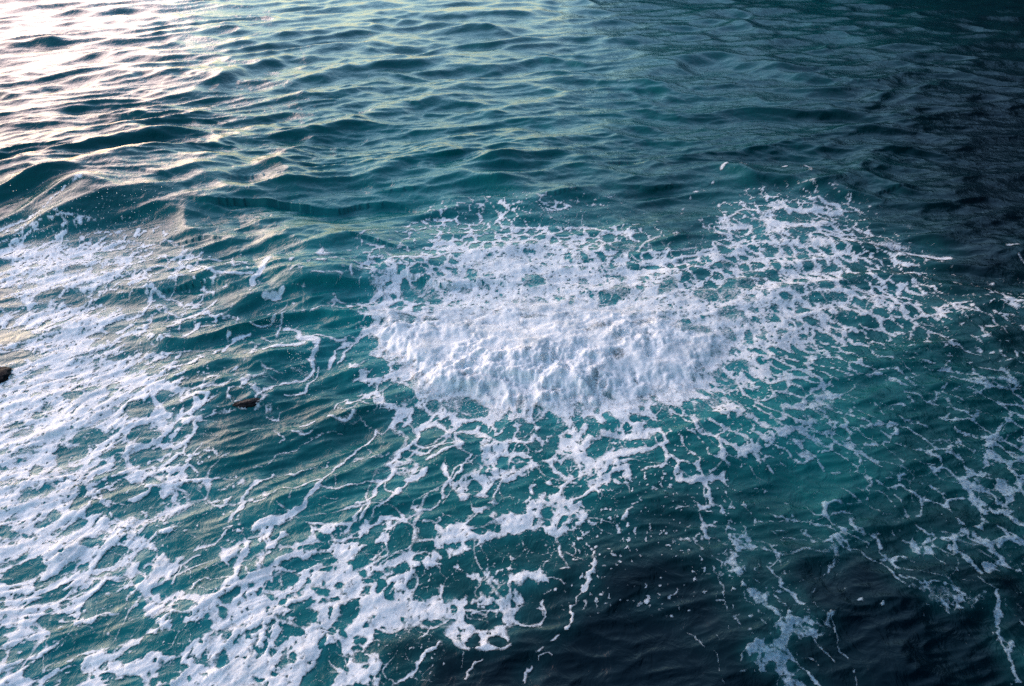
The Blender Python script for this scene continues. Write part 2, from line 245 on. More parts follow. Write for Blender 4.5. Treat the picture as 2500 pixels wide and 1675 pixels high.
# strands of foam: strip, width, points
STRANDS = [
('B1',28,[(1090,550),(1020,640),(960,690),(850,790),(740,870),(680,950),(600,1030)]),('B1',60,[(600,1030),(560,1100),(490,1190),(430,1280)]),('B1',80,[(430,1280),(300,1350),(120,1390),(0,1440)]),
('B1',20,[(600,1030),(540,1020),(430,1070),(350,1100),(250,1090)]),('B1',16,[(550,1090),(620,1090),(760,1090),(900,1075),(1000,1040),(1140,1010)]),
('B1',45,[(1140,1010),(1190,990),(1250,940),(1220,860),(1290,780),(1370,720),(1440,660),(1490,600),(1480,530),(1560,460),(1640,400)]),('B1',35,[(1150,1030),(1110,1110),(1050,1180),(960,1240),(900,1260)]),
('B1',20,[(1190,1030),(1210,1100),(1260,1150),(1150,1280)]),('B1',24,[(1340,1100),(1260,1170),(1150,1280)]),('B1',30,[(1400,990),(1400,1060),(1340,1110),(1270,1150)]),('B1',70,[(1400,1010),(1530,950)]),
('B1',10,[(0,880),(80,880),(150,850),(160,810),(230,750),(370,710),(470,640),(600,600),(800,565)]),('B1',22,[(0,1030),(100,990),(190,930)]),('B1',10,[(190,930),(360,930),(540,880),(620,870),(670,835)]),
('B1',20,[(0,1210),(80,1200),(150,1150),(240,1100)]),('B1',12,[(330,1110),(350,1160),(310,1220)]),('B1',30,[(30,290),(100,230),(190,190),(280,150),(400,120),(470,90),(530,50),(550,0)]),
('B1',22,[(600,0),(570,90),(500,150),(490,190),(400,240),(300,250)]),('B1',10,[(0,110),(100,100),(210,105)]),('B1',14,[(80,0),(260,50)]),('B1',12,[(0,190),(90,235)]),('B1',10,[(340,20),(430,60),(470,70)]),
('B1',20,[(740,380),(760,330),(830,300),(860,320),(960,290),(1010,300)]),('B1',16,[(780,360),(830,385),(930,350),(980,310),(1050,350)]),('B1',24,[(660,460),(720,480),(800,480),(870,440),(920,385)]),
('B1',26,[(430,530),(500,505),(540,495)]),('B1',18,[(350,575),(480,580),(540,560)]),('B1',16,[(180,570),(240,600),(280,620),(240,660)]),('B1',14,[(100,440),(200,460),(240,390)]),
('B1',18,[(1160,200),(1150,280),(1180,340),(1280,360),(1330,340),(1310,320)]),('B1',12,[(1090,550),(1120,570),(1160,580),(1240,480),(1260,440)]),('B1',8,[(960,420),(1020,500),(1080,545)]),
('B1',40,[(1430,350),(1420,420),(1370,460),(1340,490)]),('B1',15,[(1370,460),(1420,500),(1450,560)]),('B1',25,[(1530,330),(1550,380),(1640,400),(1690,370)]),('B1',18,[(1530,330),(1560,290),(1660,270)]),
('B1',40,[(1490,530),(1600,490),(1700,510),(1760,560),(1750,610)]),('B1',25,[(1480,600),(1480,680),(1600,720),(1750,620)]),('B1',22,[(1400,740),(1560,760),(1700,690),(1830,690)]),('B1',30,[(1560,810),(1680,780),(1820,700)]),
('B1',40,[(1830,690),(1850,620),(1840,570),(1900,560),(2040,590),(2130,620)]),('B1',60,[(1850,620),(1880,660),(1870,710)]),('B1',25,[(1970,810),(1920,860),(1890,930),(1790,1040),(1790,1080)]),
('B1',36,[(1700,890),(1740,950),(1770,1030),(1720,1090),(1720,1150)]),('B1',14,[(1420,1250),(1440,1200),(1570,1140)]),('B1',24,[(1460,1310),(1550,1310),(1660,1250),(1680,1180)]),('B1',22,[(1380,1400),(1480,1340),(1560,1310)]),
('B1',30,[(930,1260),(960,1320),(900,1390),(860,1440),(700,1440),(600,1420),(500,1420)]),('B1',40,[(1030,1230),(1010,1300),(960,1380)]),('B1',30,[(820,1498),(880,1430),(920,1400)]),('B1',16,[(1060,1380),(1100,1300),(1160,1280)]),
('B1',40,[(1060,1450),(1150,1400),(1280,1390),(1380,1400)]),('B1',10,[(830,925),(760,960),(700,975)]),('B1',10,[(740,975),(760,1040),(740,1075)]),('B1',16,[(900,810),(980,800),(1020,830),(1110,810),(1190,770)]),
('B1',12,[(1020,690),(1050,740),(1000,820)]),('B1',10,[(830,940),(900,830),(920,800)]),('B1',8,[(520,1190),(650,1190),(740,1170)]),('B1',8,[(560,1260),(650,1260),(720,1220)]),('B1',50,[(1000,1420),(1000,1498)]),
('C1',36,[(1690,1100),(1590,1180),(1510,1280),(1490,1350),(1400,1440),(1330,1480)]),('C1',20,[(1620,960),(1580,1020),(1500,1070)]),('C1',14,[(1880,1170),(1910,1200),(1900,1300)]),('C1',16,[(2060,1260),(1970,1350),(1940,1430)]),
('C1',20,[(660,1290),(740,1350)]),('C1',14,[(2000,830),(2060,800),(2230,800)]),('C1',10,[(1950,850),(2050,880),(2130,930)]),('C1',16,[(1160,420),(1250,330),(1330,300),(1440,250)]),('C1',22,[(1180,250),(1190,330),(1140,400)]),('C1',60,[(0,560),(200,380),(420,300)]),
('C2',26,[(20,790),(0,840),(30,900),(120,940),(210,940),(300,850),(310,800),(290,700)]),('C2',20,[(430,470),(520,440)]),('C2',14,[(330,530),(400,540),(460,580)]),('C2',18,[(400,130),(395,200)]),('C2',30,[(430,230),(430,320),(460,330)]),
('C2',14,[(530,220),(590,270),(560,330)]),('C2',-34,[(780,300),(770,420),(700,500),(690,600),(620,680),(610,760),(550,810),(530,870),(430,970),(390,1020),(280,1140),(240,1190)]),('C2',60,[(710,490),(690,560),(660,640)]),
('C2',-30,[(200,1260),(120,1340),(80,1430),(0,1470)]),('C2',14,[(260,1230),(320,1195),(380,1215)]),('C2',12,[(730,20),(720,70)]),('C2',20,[(650,130),(690,95)]),('C2',-24,[(1270,10),(1270,90),(1240,180)]),('C2',-12,[(1760,20),(1800,80),(1780,250)]),
('C2',12,[(1660,430),(1740,470),(1810,470)]),('C2',26,[(1800,400),(1870,490),(1900,580),(1900,660)]),('C2',24,[(1820,690),(1910,700),(1920,780)]),('C2',14,[(1920,740),(1990,800),(2060,920),(2150,1030),(2200,1080),(2280,1080)]),('C2',30,[(1980,740),(1990,800)]),
('C2',24,[(2080,0),(2120,80),(2130,210),(2000,250),(1930,300)]),('C2',14,[(2130,240),(2230,255)]),('C2',20,[(2140,530),(2160,580),(2120,640),(2130,700),(2170,740),(2240,820),(2341,900)]),('C2',20,[(1420,670),(1490,650),(1490,610)]),('C2',8,[(1500,680),(1560,740)]),
('C2',-22,[(1520,920),(1620,1010),(1670,1070),(1790,1180),(1850,1270),(1880,1370),(1920,1420)]),('C2',12,[(1870,1040),(1870,1080),(1910,1140)]),('C2',-22,[(2150,1140),(2100,1240),(2060,1390)]),('C2',14,[(700,1330),(710,1390)]),
('C3',20,[(140,180),(200,140),(370,150),(440,130),(580,150)]),('C3',60,[(580,150),(680,230)]),('C3',50,[(680,230),(800,240),(920,330),(1040,390),(1120,480),(1220,570)]),('C3',36,[(650,70),(760,130),(890,190)]),
('C3',22,[(610,210),(610,300),(590,400),(550,460),(480,520),(410,540),(380,610),(360,650)]),('C3',30,[(0,230),(40,310),(10,390)]),('C3',70,[(0,400),(80,510),(110,600),(230,690),(300,740)]),('C3',22,[(200,760),(300,740),(390,730),(420,790),(480,840)]),
('C3',40,[(1920,540),(1980,600),(2040,640)]),('C3',40,[(1160,480),(1250,530)]),('C3',70,[(2060,660),(2080,780),(2100,900),(2110,1000),(2130,1100),(2130,1200),(2180,1300),(2230,1400),(2300,1498)]),('C3',14,[(530,870),(600,840),(720,800)]),
('C3',30,[(540,870),(550,960),(610,1060),(640,1170),(720,1240)]),('C3',36,[(80,940),(150,930),(270,970),(340,1030),(430,1110),(520,1200),(600,1290)]),('C3',40,[(100,960),(140,1080)]),('C3',16,[(1390,800),(1420,900),(1480,1020),(1570,1170)]),
('C3',8,[(1570,1170),(1640,1260),(1800,1410)]),('C3',44,[(60,1220),(130,1220),(300,1290),(380,1370),(450,1498)]),('C3',24,[(80,1370),(160,1380),(280,1310)]),('C3',16,[(0,1230),(60,1370),(90,1498)]),('C3',-26,[(740,1280),(770,1370),(800,1498)]),
('C3',12,[(0,990),(60,1080),(90,1200)]),('C3',16,[(1600,180),(1700,230),(1900,350),(2000,380)]),('C3',14,[(1380,320),(1470,380)]),('C3',30,[(400,0),(520,20),(580,80)]),('C3',40,[(30,80),(150,90)]),
('B2',60,[(1400,700),(1290,720),(1200,760),(950,800),(880,880),(790,1000)]),('B2',40,[(1330,560),(1400,640),(1420,700)]),('B2',50,[(830,600),(1000,620),(1150,640),(1330,570)]),('B2',50,[(640,1180),(760,1100),(880,1060),(910,950),(1040,890)]),
('B2',50,[(600,1300),(500,1250),(620,1190)]),('B2',20,[(1380,880),(1260,930),(1180,940)]),('B2',24,[(1800,360),(1900,360),(1990,400),(2060,400)]),('B2',20,[(2130,700),(2200,710),(2190,770),(2130,790)]),('B2',26,[(1120,1250),(1200,1220),(1190,1180)]),
('B2',44,[(1110,1290),(1050,1370),(1010,1410)]),('B2',20,[(1480,1280),(1640,1250)]),('B2',10,[(1640,1270),(1780,1260),(1850,1290)]),('B2',20,[(1750,1390),(1770,1450)]),('B2',16,[(1880,1090),(1950,1150),(2010,1260)]),('B2',60,[(1960,1400),(2040,1440)]),
('B2',40,[(0,1000),(130,920),(210,880)]),('B2',36,[(170,820),(100,790),(0,790)]),('B2',40,[(370,860),(450,980),(520,1030)]),('B2',30,[(330,860),(370,890)]),('B2',34,[(40,660),(140,680),(260,640)]),
('B3',40,[(0,100),(150,90),(330,70)]),('B3',40,[(80,350),(230,350),(330,250),(400,190),(500,170)]),('B3',36,[(0,430),(100,540),(280,560),(400,620),(560,640)]),('B3',20,[(360,400),(400,380),(480,450),(560,530),(570,590)]),('B3',36,[(620,210),(720,250),(800,290)]),
('B3',-18,[(600,100),(700,70),(900,60),(1000,45)]),('B3',24,[(1600,90),(1690,140),(1720,180),(1640,230)]),('B3',30,[(1260,100),(1350,130)]),('B3',20,[(1440,320),(1530,290),(1620,300)]),('B3',26,[(1870,590),(1980,620),(2120,640),(2220,610),(2290,560)]),
('B3',20,[(2080,100),(2250,180),(2310,230)]),('B3',30,[(1570,460),(1640,440)]),('B3',24,[(1440,660),(1560,670),(1720,720)]),('B3',30,[(1700,560),(1770,580)]),('B3',26,[(1780,790),(1900,840),(2030,870)]),('B3',20,[(1900,720),(2030,850)]),
('B3',36,[(2130,890),(2250,940)]),('B3',24,[(1270,850),(1340,860),(1460,880),(1560,910),(1650,990)]),('B3',20,[(1600,1000),(1740,990),(1850,1020),(1960,1050)]),('B3',16,[(1230,860),(1190,970),(1230,1050)]),('B3',20,[(800,790),(840,900),(890,1060)]),
('B3',20,[(720,920),(780,1030)]),('B3',14,[(1070,740),(1130,770),(1240,830)]),('B3',40,[(0,1310),(200,1350),(330,1370),(470,1410),(570,1470)]),('B3',18,[(200,1370),(430,1340),(570,1330),(730,1320)]),('B3',14,[(430,1260),(500,1220),(640,1190),(700,1160)]),
('B3',36,[(560,1330),(740,1310)]),('B3',-36,[(780,1100),(1000,1130),(1120,1240)]),('B3',24,[(1380,1220),(1440,1170)]),
('A3',40,[(0,20),(120,40),(280,80),(400,60),(560,90),(660,70)]),('A3',12,[(340,90),(400,150)]),('A3',12,[(600,100),(700,160)]),('A3',36,[(200,220),(300,200),(420,210),(500,170),(570,190),(660,250)]),('A3',36,[(420,230),(640,280),(790,270)]),
('A3',16,[(820,240),(940,300)]),('A3',36,[(1280,440),(1450,460),(1650,470)]),('A3',40,[(120,1020),(250,1040),(380,1010),(500,960)]),('A3',50,[(130,1090),(240,1100),(240,1190)]),('A3',20,[(830,990),(920,990),(960,930),(950,880)]),
('A3',26,[(2080,410),(2200,400)]),('A3',26,[(2220,490),(2330,590)]),('A3',40,[(2100,880),(2240,910),(2341,960)]),('A3',24,[(1560,1200),(1600,1270)]),('A3',24,[(860,370),(720,330),(640,330)]),('A3',40,[(430,-40),(500,0),(620,10),(650,60)]),
('A2',16,[(1140,430),(1200,370),(1270,330),(1340,310)]),('A2',14,[(1420,440),(1480,500),(1550,490)]),('A2',12,[(1430,440),(1560,420),(1680,410)]),('A2',14,[(1080,470),(1160,540),(1150,590)]),('A2',30,[(1160,530),(1450,510),(1650,470),(1850,410)]),
('A2',26,[(1000,640),(1300,630),(1500,610)]),('A2',-18,[(780,350),(860,270),(960,280),(1080,320),(1160,340)]),('A2',-26,[(800,330),(830,430),(700,400),(640,360)]),('A2',-14,[(1460,300),(1500,270)]),('A2',-14,[(1100,190),(1150,170)]),('A2',20,[(1860,280),(1960,290)]),('A2',20,[(1960,130),(2050,80),(2200,60),(2341,130)]),('A2',24,[(1940,140),(2000,200),(2130,210)]),('A2',24,[(1860,380),(1980,390),(2100,340)]),
('A1',70,[(0,800),(50,720),(120,650),(140,600)]),('A1',50,[(110,890),(200,890),(260,850)]),('A1',18,[(0,1110),(80,1120),(180,1060),(300,950)]),('A1',20,[(200,1110),(300,1000)]),('A1',24,[(230,1200),(240,1110)]),
('A1',60,[(300,1130),(380,1160),(420,1240),(520,1250),(580,1300),(540,1400),(530,1498)]),('A1',24,[(420,1240),(560,1220),(680,1250),(800,1280),(870,1220)]),('A1',30,[(720,1400),(820,1300),(950,1250)]),('A1',50,[(700,1498),(720,1400)]),('A1',24,[(760,1460),(900,1280),(1030,1190)]),
('A1',40,[(0,1360),(200,1330),(460,1290)]),('A1',12,[(60,1220),(150,1260),(210,1260)]),('A1',14,[(520,1000),(640,960),(830,970),(950,930)]),('A1',12,[(860,1220),(940,1240)]),('A1',12,[(960,1120),(1000,1150),(1080,1160)]),('A1',14,[(560,760),(740,750),(820,740)]),
('A1',16,[(1080,820),(1100,910)]),('A1',24,[(960,900),(980,970)]),('A1',12,[(0,570),(80,570),(250,600),(330,610)]),('A1',20,[(360,740),(440,680)]),('A1',20,[(1000,530),(1060,520)]),('A1',24,[(900,660),(900,720)]),('A1',24,[(960,660),(1180,680)]),
('A1',30,[(1200,600),(1300,560),(1500,550),(1640,530),(1750,490),(1900,470)]),('A1',14,[(1210,520),(1400,610)]),('A1',30,[(1650,440),(1850,430),(1940,370)]),('A1',14,[(1280,250),(1400,220)]),('A1',14,[(1420,250),(1480,260),(1540,230),(1620,250)]),('A1',16,[(960,380),(1050,330),(1100,290)]),
('A0',-30,[(0,300),(130,250),(400,200),(540,130),(660,60),(760,20),(860,0)]),('A0',34,[(1680,590),(1690,500),(1770,460)]),('A0',24,[(1540,290),(1550,340)]),('A0',34,[(1360,1160),(1390,1020)]),('A0',40,[(1440,790),(1400,850),(1380,930),(1330,1000),(1200,1030)]),  # first strand: glint and foam on the left crest, both drawn as foam
('A0',16,[(1440,810),(1530,840),(1640,890),(1730,980),(1700,1020)]),('A0',16,[(1400,920),(1500,930),(1600,990),(1680,1020)]),('A0',20,[(1700,940),(1800,920),(1880,860)]),('A0',40,[(1580,1120),(1750,1050),(1880,1000),(1980,900)]),('A0',40,[(1860,1090),(1740,1200)]),
('A0',30,[(1840,590),(1900,640),(2000,700),(2150,720),(2341,710)]),('A0',12,[(1860,560),(2080,550)]),('A0',20,[(2160,550),(2180,650)]),('A0',16,[(2180,620),(2320,600)]),('A0',30,[(1860,780),(1980,850)]),('A0',20,[(2000,830),(2120,800)]),('A0',36,[(2060,1350),(2150,1240),(2310,1180)]),
('A0',12,[(1520,1370),(1700,1320),(1850,1330),(1980,1340)]),('A0',30,[(860,600),(840,660),(740,720)]),('A0',24,[(0,680),(140,610)]),
('B0',50,[(1190,60),(1180,140),(1100,220),(1040,290),(900,370),(700,450),(500,540),(300,620),(0,690)]),('B0',30,[(1190,60),(1340,10)]),('B0',60,[(1440,250),(1450,330),(1500,420),(1560,460)]),('B0',16,[(1680,210),(1800,210),(1900,190),(2080,200),(2130,150)]),('B0',12,[(1880,180),(1910,110)]),
('B0',60,[(1700,300),(1850,260),(1920,290),(1860,370)]),('B0',50,[(1860,450),(1810,520),(1820,570),(1740,640),(1690,740),(1640,780),(1530,870),(1450,930)]),('B0',50,[(1700,390),(1660,500),(1560,580),(1400,680)]),('B0',50,[(2250,1160),(2250,1220),(2150,1310),(2070,1390)]),('B0',40,[(2341,1030),(2280,1080),(2250,1160)]),
('B0',20,[(1880,680),(1780,780),(1760,850),(1800,920)]),('B0',70,[(1000,680),(860,800),(780,900)]),
('C0',24,[(2080,80),(1980,180),(1880,230),(1800,260)]),('C0',70,[(2270,190),(2240,290),(2180,420),(2160,520),(2060,600),(2000,690),(1880,730),(1750,680),(1600,720),(1560,780)]),('C0',24,[(1820,330),(1700,380),(1620,470),(1600,560)]),('C0',20,[(1760,600),(1860,540),(2000,530),(2120,520)]),
('C0',60,[(1050,100),(1050,180),(960,270),(830,390)]),('C0',26,[(1050,220),(1220,230),(1240,290)]),('C0',60,[(1460,430),(1350,550),(1260,590)]),('C0',40,[(1460,430),(1400,370),(1340,390)]),('C0',20,[(1240,420),(1320,460)]),('C0',60,[(0,850),(300,680),(600,520),(900,430),(1150,370)]),
('C0',40,[(0,980),(200,840),(400,760),(700,680),(900,620)]),('C0',50,[(1650,1480),(1740,1370),(1860,1330),(2000,1350),(2040,1370)]),('C0',-50,[(100,1430),(300,1450),(500,1380),(620,1330),(900,1230),(1080,1160),(1300,1060),(1560,980)]),('C0',60,[(2341,500),(2200,700),(2080,880),(1950,960)]),
('C0',30,[(700,90),(880,60),(1000,80)]),('C0',24,[(560,880),(800,900),(1000,830),(1080,860)]),('C0',20,[(2110,270),(2080,330),(2110,400)]),
]
# far broken line of froth, in photo pixels
FAR_FROTH = [(4.5,[(1982,414),(1939,400),(1905,412),(1875,418),(1830,430),(1790,425),(1770,420),(1745,440),(1735,460),(1710,472),(1690,475),(1670,500),(1660,530)]),(6,[(1925,402),(1960,412)]),(6,[(1950,436),(1965,440)])]
DOTS = {'C2': [(765,130,16),(810,90,12),(770,240,18),(1040,225,18),(930,290,16),(900,240,12),(980,360,16),(950,415,12),(1080,150,16),(1140,70,16),(1060,40,14),(1430,130,16),(1370,130,12),(890,460,14),(800,670,20),(1250,720,20),(1460,850,16),(1590,820,14),(380,640,18),(330,640,8)],
        'C3': [(810,710,20),(990,760,24),(690,630,12)], 'C1': [(1730,1300,16)],
        'A0': [(780,240,24),(780,340,28),(930,290,18),(1290,270,30),(1350,280,16),(1140,410,28),(1040,390,18),(1180,310,18)],
        'A1': [(140,1000,20),(370,630,18),(265,1275,18),(540,1440,24)], 'B3': [(1260,270,18),(1100,370,14),(1960,980,24),(1460,880,20)], 'A3': [(2020,1370,30),(1930,1180,22),(2240,1380,24),(1720,1000,20),(1510,980,18),(1980,720,16)]}

# ------------------------------------------------------------------ shapes on the sea surface
WARP_X = full(.046 * vnoise(x_in * 3.1, y_in * 3.1, 5) + .022 * vnoise(x_in * 9.3, y_in * 9.3, 6) + .009 * vnoise(x_in * 27, y_in * 27, 7))
WARP_Y = full(.070 * vnoise(x_in * 3.1, y_in * 3.1, 15) + .033 * vnoise(x_in * 9.3, y_in * 9.3, 16) + .014 * vnoise(x_in * 27, y_in * 27, 17))
SX = GX + WARP_X; SY = GY + WARP_Y
THIN = full(.5 + .5 * vnoise(x_in * 5.0, y_in * 5.0, 25) + .25 * vnoise(x_in * 15.0, y_in * 15.0, 26), .5)
BEAD = full(vnoise(x_in * 11, y_in * 11, 31) + .5 * vnoise(x_in * 4, y_in * 4, 32))
def window(wx, wy, pad):
    r0 = np.searchsorted(Y, wy.min() - pad * 2); r1 = np.searchsorted(Y, wy.max() + pad * 2)
    s = spread(Y[r0:r1]) if r1 > r0 else np.array([1.0])
    lo = min((wx.min() - pad) / s.min(), (wx.min() - pad) / s.max()); hi = max((wx.max() + pad) / s.min(), (wx.max() + pad) / s.max())
    return slice(r0, r1), slice(np.searchsorted(U, lo), np.searchsorted(U, hi))
def scale_at(wx, wy):
    y = float(np.mean(wy)); depth = y * math.cos(PITCH) + CAM_H * math.sin(PITCH)
    return F_PX / depth, CAM_H / math.hypot(y, CAM_H)
def path_distance(wx, wy, pad, closed=False):
    """distance (in photo-pixel sized units of the surface) from a line, and inside-ness for a closed one"""
    win = window(wx, wy, pad)
    x = SX[win]; y = SY[win]
    if x.size == 0: return None
    m, k = scale_at(wx, wy)
    best = np.full(x.shape, 1e9); inside = np.zeros(x.shape, bool)
    n = len(wx)
    for i in range(n if closed else n - 1):
        ax, ay, bx, by = wx[i], wy[i], wx[(i + 1) % n], wy[(i + 1) % n]
        ex, ey = bx - ax, (by - ay) * k
        px_, py_ = x - ax, (y - ay) * k
        t = np.clip((px_ * ex + py_ * ey) / (ex * ex + ey * ey + 1e-12), 0, 1)
        best = np.minimum(best, (px_ - t * ex) ** 2 + (py_ - t * ey) ** 2)
        if closed:
            inside ^= ((ay > y) != (by > y)) & (x < (bx - ax) * (y - ay) / (by - ay + 1e-12) + ax)
    d = np.sqrt(best) * m
    return win, np.where(inside, -d, d) if closed else d
def curve(pts, steps=4):
    p = np.array(pts, float)
    if len(p) < 3: return p
    q = np.vstack([2 * p[0] - p[1], p, 2 * p[-1] - p[-2]]); out = []
    for i in range(1, len(q) - 2):
        for s in np.linspace(0, 1, steps, endpoint=False):
            a, b, c, d = q[i - 1], q[i], q[i + 1], q[i + 2]
            out.append(.5 * (2 * b + (c - a) * s + (2 * a - 5 * b + 4 * c - d) * s ** 2 + (3 * b - a - 3 * c + d) * s ** 3))
    out.append(p[-1]); return np.array(out)
def from_strip(strip, pts):
    ox, oy = STRIP[strip]; p = np.asarray(pts, float)
    return sea(ox + p[:, 0] / ZOOM, oy + p[:, 1] / ZOOM)
def ellipse(cx, cy, rx, ry, slant, n=14):
    a = np.linspace(0, 2 * math.pi, n, endpoint=False); s = math.radians(slant)
    ex = rx * np.cos(a); ey = ry * np.sin(a)
    return np.stack([cx + ex * math.cos(s) - ey * math.sin(s), cy + ex * math.sin(s) + ey * math.cos(s)], 1)

# ------------------------------------------------------------------ foam coverage
dens = table(DENSITY, px_in, py_in, 50, 50, 100, 100)
dens = np.clip(dens + .16 * fbm(x_in * 1.1, y_in * 1.1, 41, 3) * smooth(0, .2, dens), 0, 1)
dens0 = dens.copy()
traced = smooth(620, 700, px_in) * smooth(1260, 1180, px_in) * smooth(1010, 1060, py_in) * smooth(1310, 1270, py_in)
dens = dens * (1 - .75 * traced)
aer_shade = table(AERATION_SHADE, px_in, py_in, 96, 93, 192, 186) / 9
# the lace is drawn out along lines that run from where the wave fell
OX, OY = 1.48, 13.2
rad = np.hypot(x_in - OX, y_in - OY) + .4; ang = np.arctan2(x_in - OX, -(y_in - OY))
def lace(size, seed, stretch):
    wx = .22 * fbm(x_in / size * .7, y_in / size * .7, seed + 3, 3); wy = .22 * fbm(x_in / size * .7, y_in / size * .7, seed + 13, 3)
    polar = cells(rad / (size * stretch) + wx * 2, ang * np.minimum(6.5, 4 + .2 * rad) / size + wy * 2, seed)
    flat = cells(x_in / size + wx * 2, y_in / (size * stretch) + wy * 2, seed + 50)
    w = smooth(2.2, 3.6, rad) * smooth(12.5, 10.5, y_in)
    return flat * (1 - w) + polar * w
big = lace(.75, 3, 1.7); small = lace(.30, 4, 1.5); fine = lace(.12, 8, 1.4)
grain = fbm(x_in * 9, y_in * 6, 61, 4)
size_map = table([[.4]*13,[.4]*13,[.4]*13,[.5,.5,.5,.5,.4,.3,.3,.3,.3,.3,.3,.3,.3],[.6,.6,.6,.7,.7,.4,.3,.3,.3,.3,.3,.3,.3],[.7,.7,.6,.8,.9,.9,.7,.6,.3,.3,.2,.1,.1],
                  [.5,.5,.6,.8,.9,.9,.8,.7,.3,.3,.2,.1,.1],[.4,.4,.4,.4,.5,.5,.6,.7,.8,.8,.5,.4,.4],[.3,.3,.3,.3,.4,.4,.6,.8,.8,.8,.7,.6,.6]], px_in, py_in, 96, 93, 192, 186)
few = dens > .05
eb = equal(big, big[few]); es = equal(small, small[few]); ef = equal(fine, fine[few]); eg = equal(-grain, -grain[few])
pat = np.minimum(eb * size_map + (1 - size_map) * es, es * .75 + .25) * .72 + .13 * ef + .15 * eg
sdir_x, sdir_y = (x_in * .72 + y_in * .69), (-x_in * .69 + y_in * .72)
streak = fbm(sdir_x * 1.1 + .6 * vnoise(x_in * .8, y_in * .8, 52), sdir_y * 6 + 2.4 * vnoise(x_in * .7, y_in * .7, 53), 54, 4, .6)
wl = .30 * smooth(900, 300, px_in)
pat = pat * (1 - wl) + wl * equal(-streak, -streak[few])
rank = equal(pat, pat[few])
dens = np.clip(dens + .0 * smooth(700, 300, px_in) * smooth(600, 700, py_in), 0, 1)
cover = smooth(.17, -.13, rank - (dens * 1.12 - .06)) * smooth(.02, .12, dens)
cover = np.maximum(cover, smooth(.5, .95, dens) * np.clip(.62 + .75 * fbm(x_in * 2.4, y_in * 1.6, 44, 5, .65), 0, 1))
cover = full(cover)

SHADE_NEAR = smooth(-1.5, 1.8, (GX - .62 * (GY - 5)) - .3) * smooth(14.0, 10.0, GY)  # thins the nearer foam at right to put the shade in
# the churned mass where the wave has just broken
MASS = [(905,700),(930,690),(965,745),(1010,770),(1080,748),(1150,770),(1230,740),(1330,735),(1450,752),(1560,760),(1680,790),(1790,820),(1800,850),(1760,880),(1740,905),(1690,962),(1560,990),(1400,1004),(1290,1018),(1212,1019),(1186,1014),(1148,999),(1127,978),(1076,976),(1015,960),(983,938),(985,905),(935,872),(912,832),(918,800),(930,760),(925,725)]
mass_d = np.full(GX.shape, 999.0)
wx, wy = sea(*np.array(MASS, float).T)
win, d = path_distance(wx, wy, .8, True); mass_d[win] = d
in_mass = smooth(18, -52, mass_d + 34 * full(grain) + 26 * full(fbm(x_in * 2.2, y_in * 1.8, 64, 3)))
dens_full = full(dens)
for strip, pts, amount in THICK:
    wx, wy = from_strip(strip, pts)
    r = path_distance(wx, wy, .3, True)
    if r is None: continue
    win, d = r
    fillv = smooth(5, -9, d) * (1 - .35 * np.clip(SHADE_NEAR[win], 0, 1)) * np.clip(amount + .25 * (full(eg)[win] - .5) - smooth(.16, .04, full(rank - 0)[win] * 0 + (1 - full(es)[win])) * .9 * (amount < .96), 0, 1)
    cover[win] = np.maximum(cover[win], fillv)
pool = np.zeros(GX.shape)
for strip, items in POOLS.items():
    for e in items:
        wx, wy = from_strip(strip, ellipse(*e))
        r = path_distance(wx, wy, .15, True)
        if r is None: continue
        win, d = r
        pool[win] = np.maximum(pool[win], smooth(4, -3.5, d))
for strip, items in OPEN.items():
    for pts in items:
        wx, wy = from_strip(strip, pts)
        r = path_distance(wx, wy, .15, True)
        if r is None: continue
        win, d = r
        pool[win] = np.maximum(pool[win], smooth(4, -3.5, d))
HALO = full(.12 + .55 * fbm(x_in * 6, y_in * 4, 88, 4, .6))
film = full(smooth(.10, .02, ef) * .5 * smooth(.1, .35, dens) + smooth(.09, .015, es) * .6 * smooth(.1, .3, dens))
light_pool = smooth(1040, 960, PY) * smooth(900, 1000, PX) * smooth(1950, 1750, PX) * (PY > 600)   # pools in the churned water stay milky
pool *= 1 - light_pool * np.clip(.45 + .6 * full(fbm(x_in * 3, y_in * 2, 91, 3)), .1, 1)
cover = np.minimum(cover, 1 - pool)
cover = np.maximum(cover, film * np.clip(pool * 1.2, 0, 1))
# foam to the right is thinned and dimmed to paint in its shade
right_shade = smooth(-1.5, 1.8, (GX - .62 * (GY - 5)) - .3) * smooth(14.0, 10.0, GY) + smooth(7.6, 10.5, GX) * .7
pit = full(fbm(x_in * 13, y_in * 9, 97, 3, .6) + .35 * fbm(x_in * 2, y_in * 1.4, 98, 2))
cover = cover - smooth(.10, .46, pit) * .9 * (1 - .8 * smooth(40, -30, mass_d))
cover = np.clip(cover, 0, 1)
for strip, width, pts in STRANDS:
    wx, wy = from_strip(strip, curve(pts))
    w = abs(width) / ZOOM
    r = path_distance(wx, wy, .07 + w * .02)
    if r is None: continue
    win, d = r
    half = w / 2 * np.clip(.40 + .8 * THIN[win], .3, 1.5)
    half = np.maximum(half * (1 - .38 * np.clip(right_shade[win], 0, 1)), .9)
    if width < 0: half = half * np.clip(.75 + 1.3 * BEAD[win], 0, 1.6)
    cover[win] = np.maximum(cover[win], smooth(half + 2.4, half - 2.6, d) * smooth(.2, 1.2, half))
    if w > 6: cover[win] = np.maximum(cover[win], smooth(half * 2.0 + 6, half, d) * np.clip(HALO[win], 0, .5))
for width, pts in FAR_FROTH:
    p = curve(pts); wx, wy = sea(p[:, 0], p[:, 1])
    win, d = path_distance(wx, wy, .3)
    half = width / 2 * np.clip(.5 + 1.7 * full(vnoise(x_in * 4, y_in * 2.5, 77))[win], 0, 1.6)
    cover[win] = np.maximum(cover[win], smooth(half + 1.5, half - 1.5, d) * smooth(.3, 1.5, half))
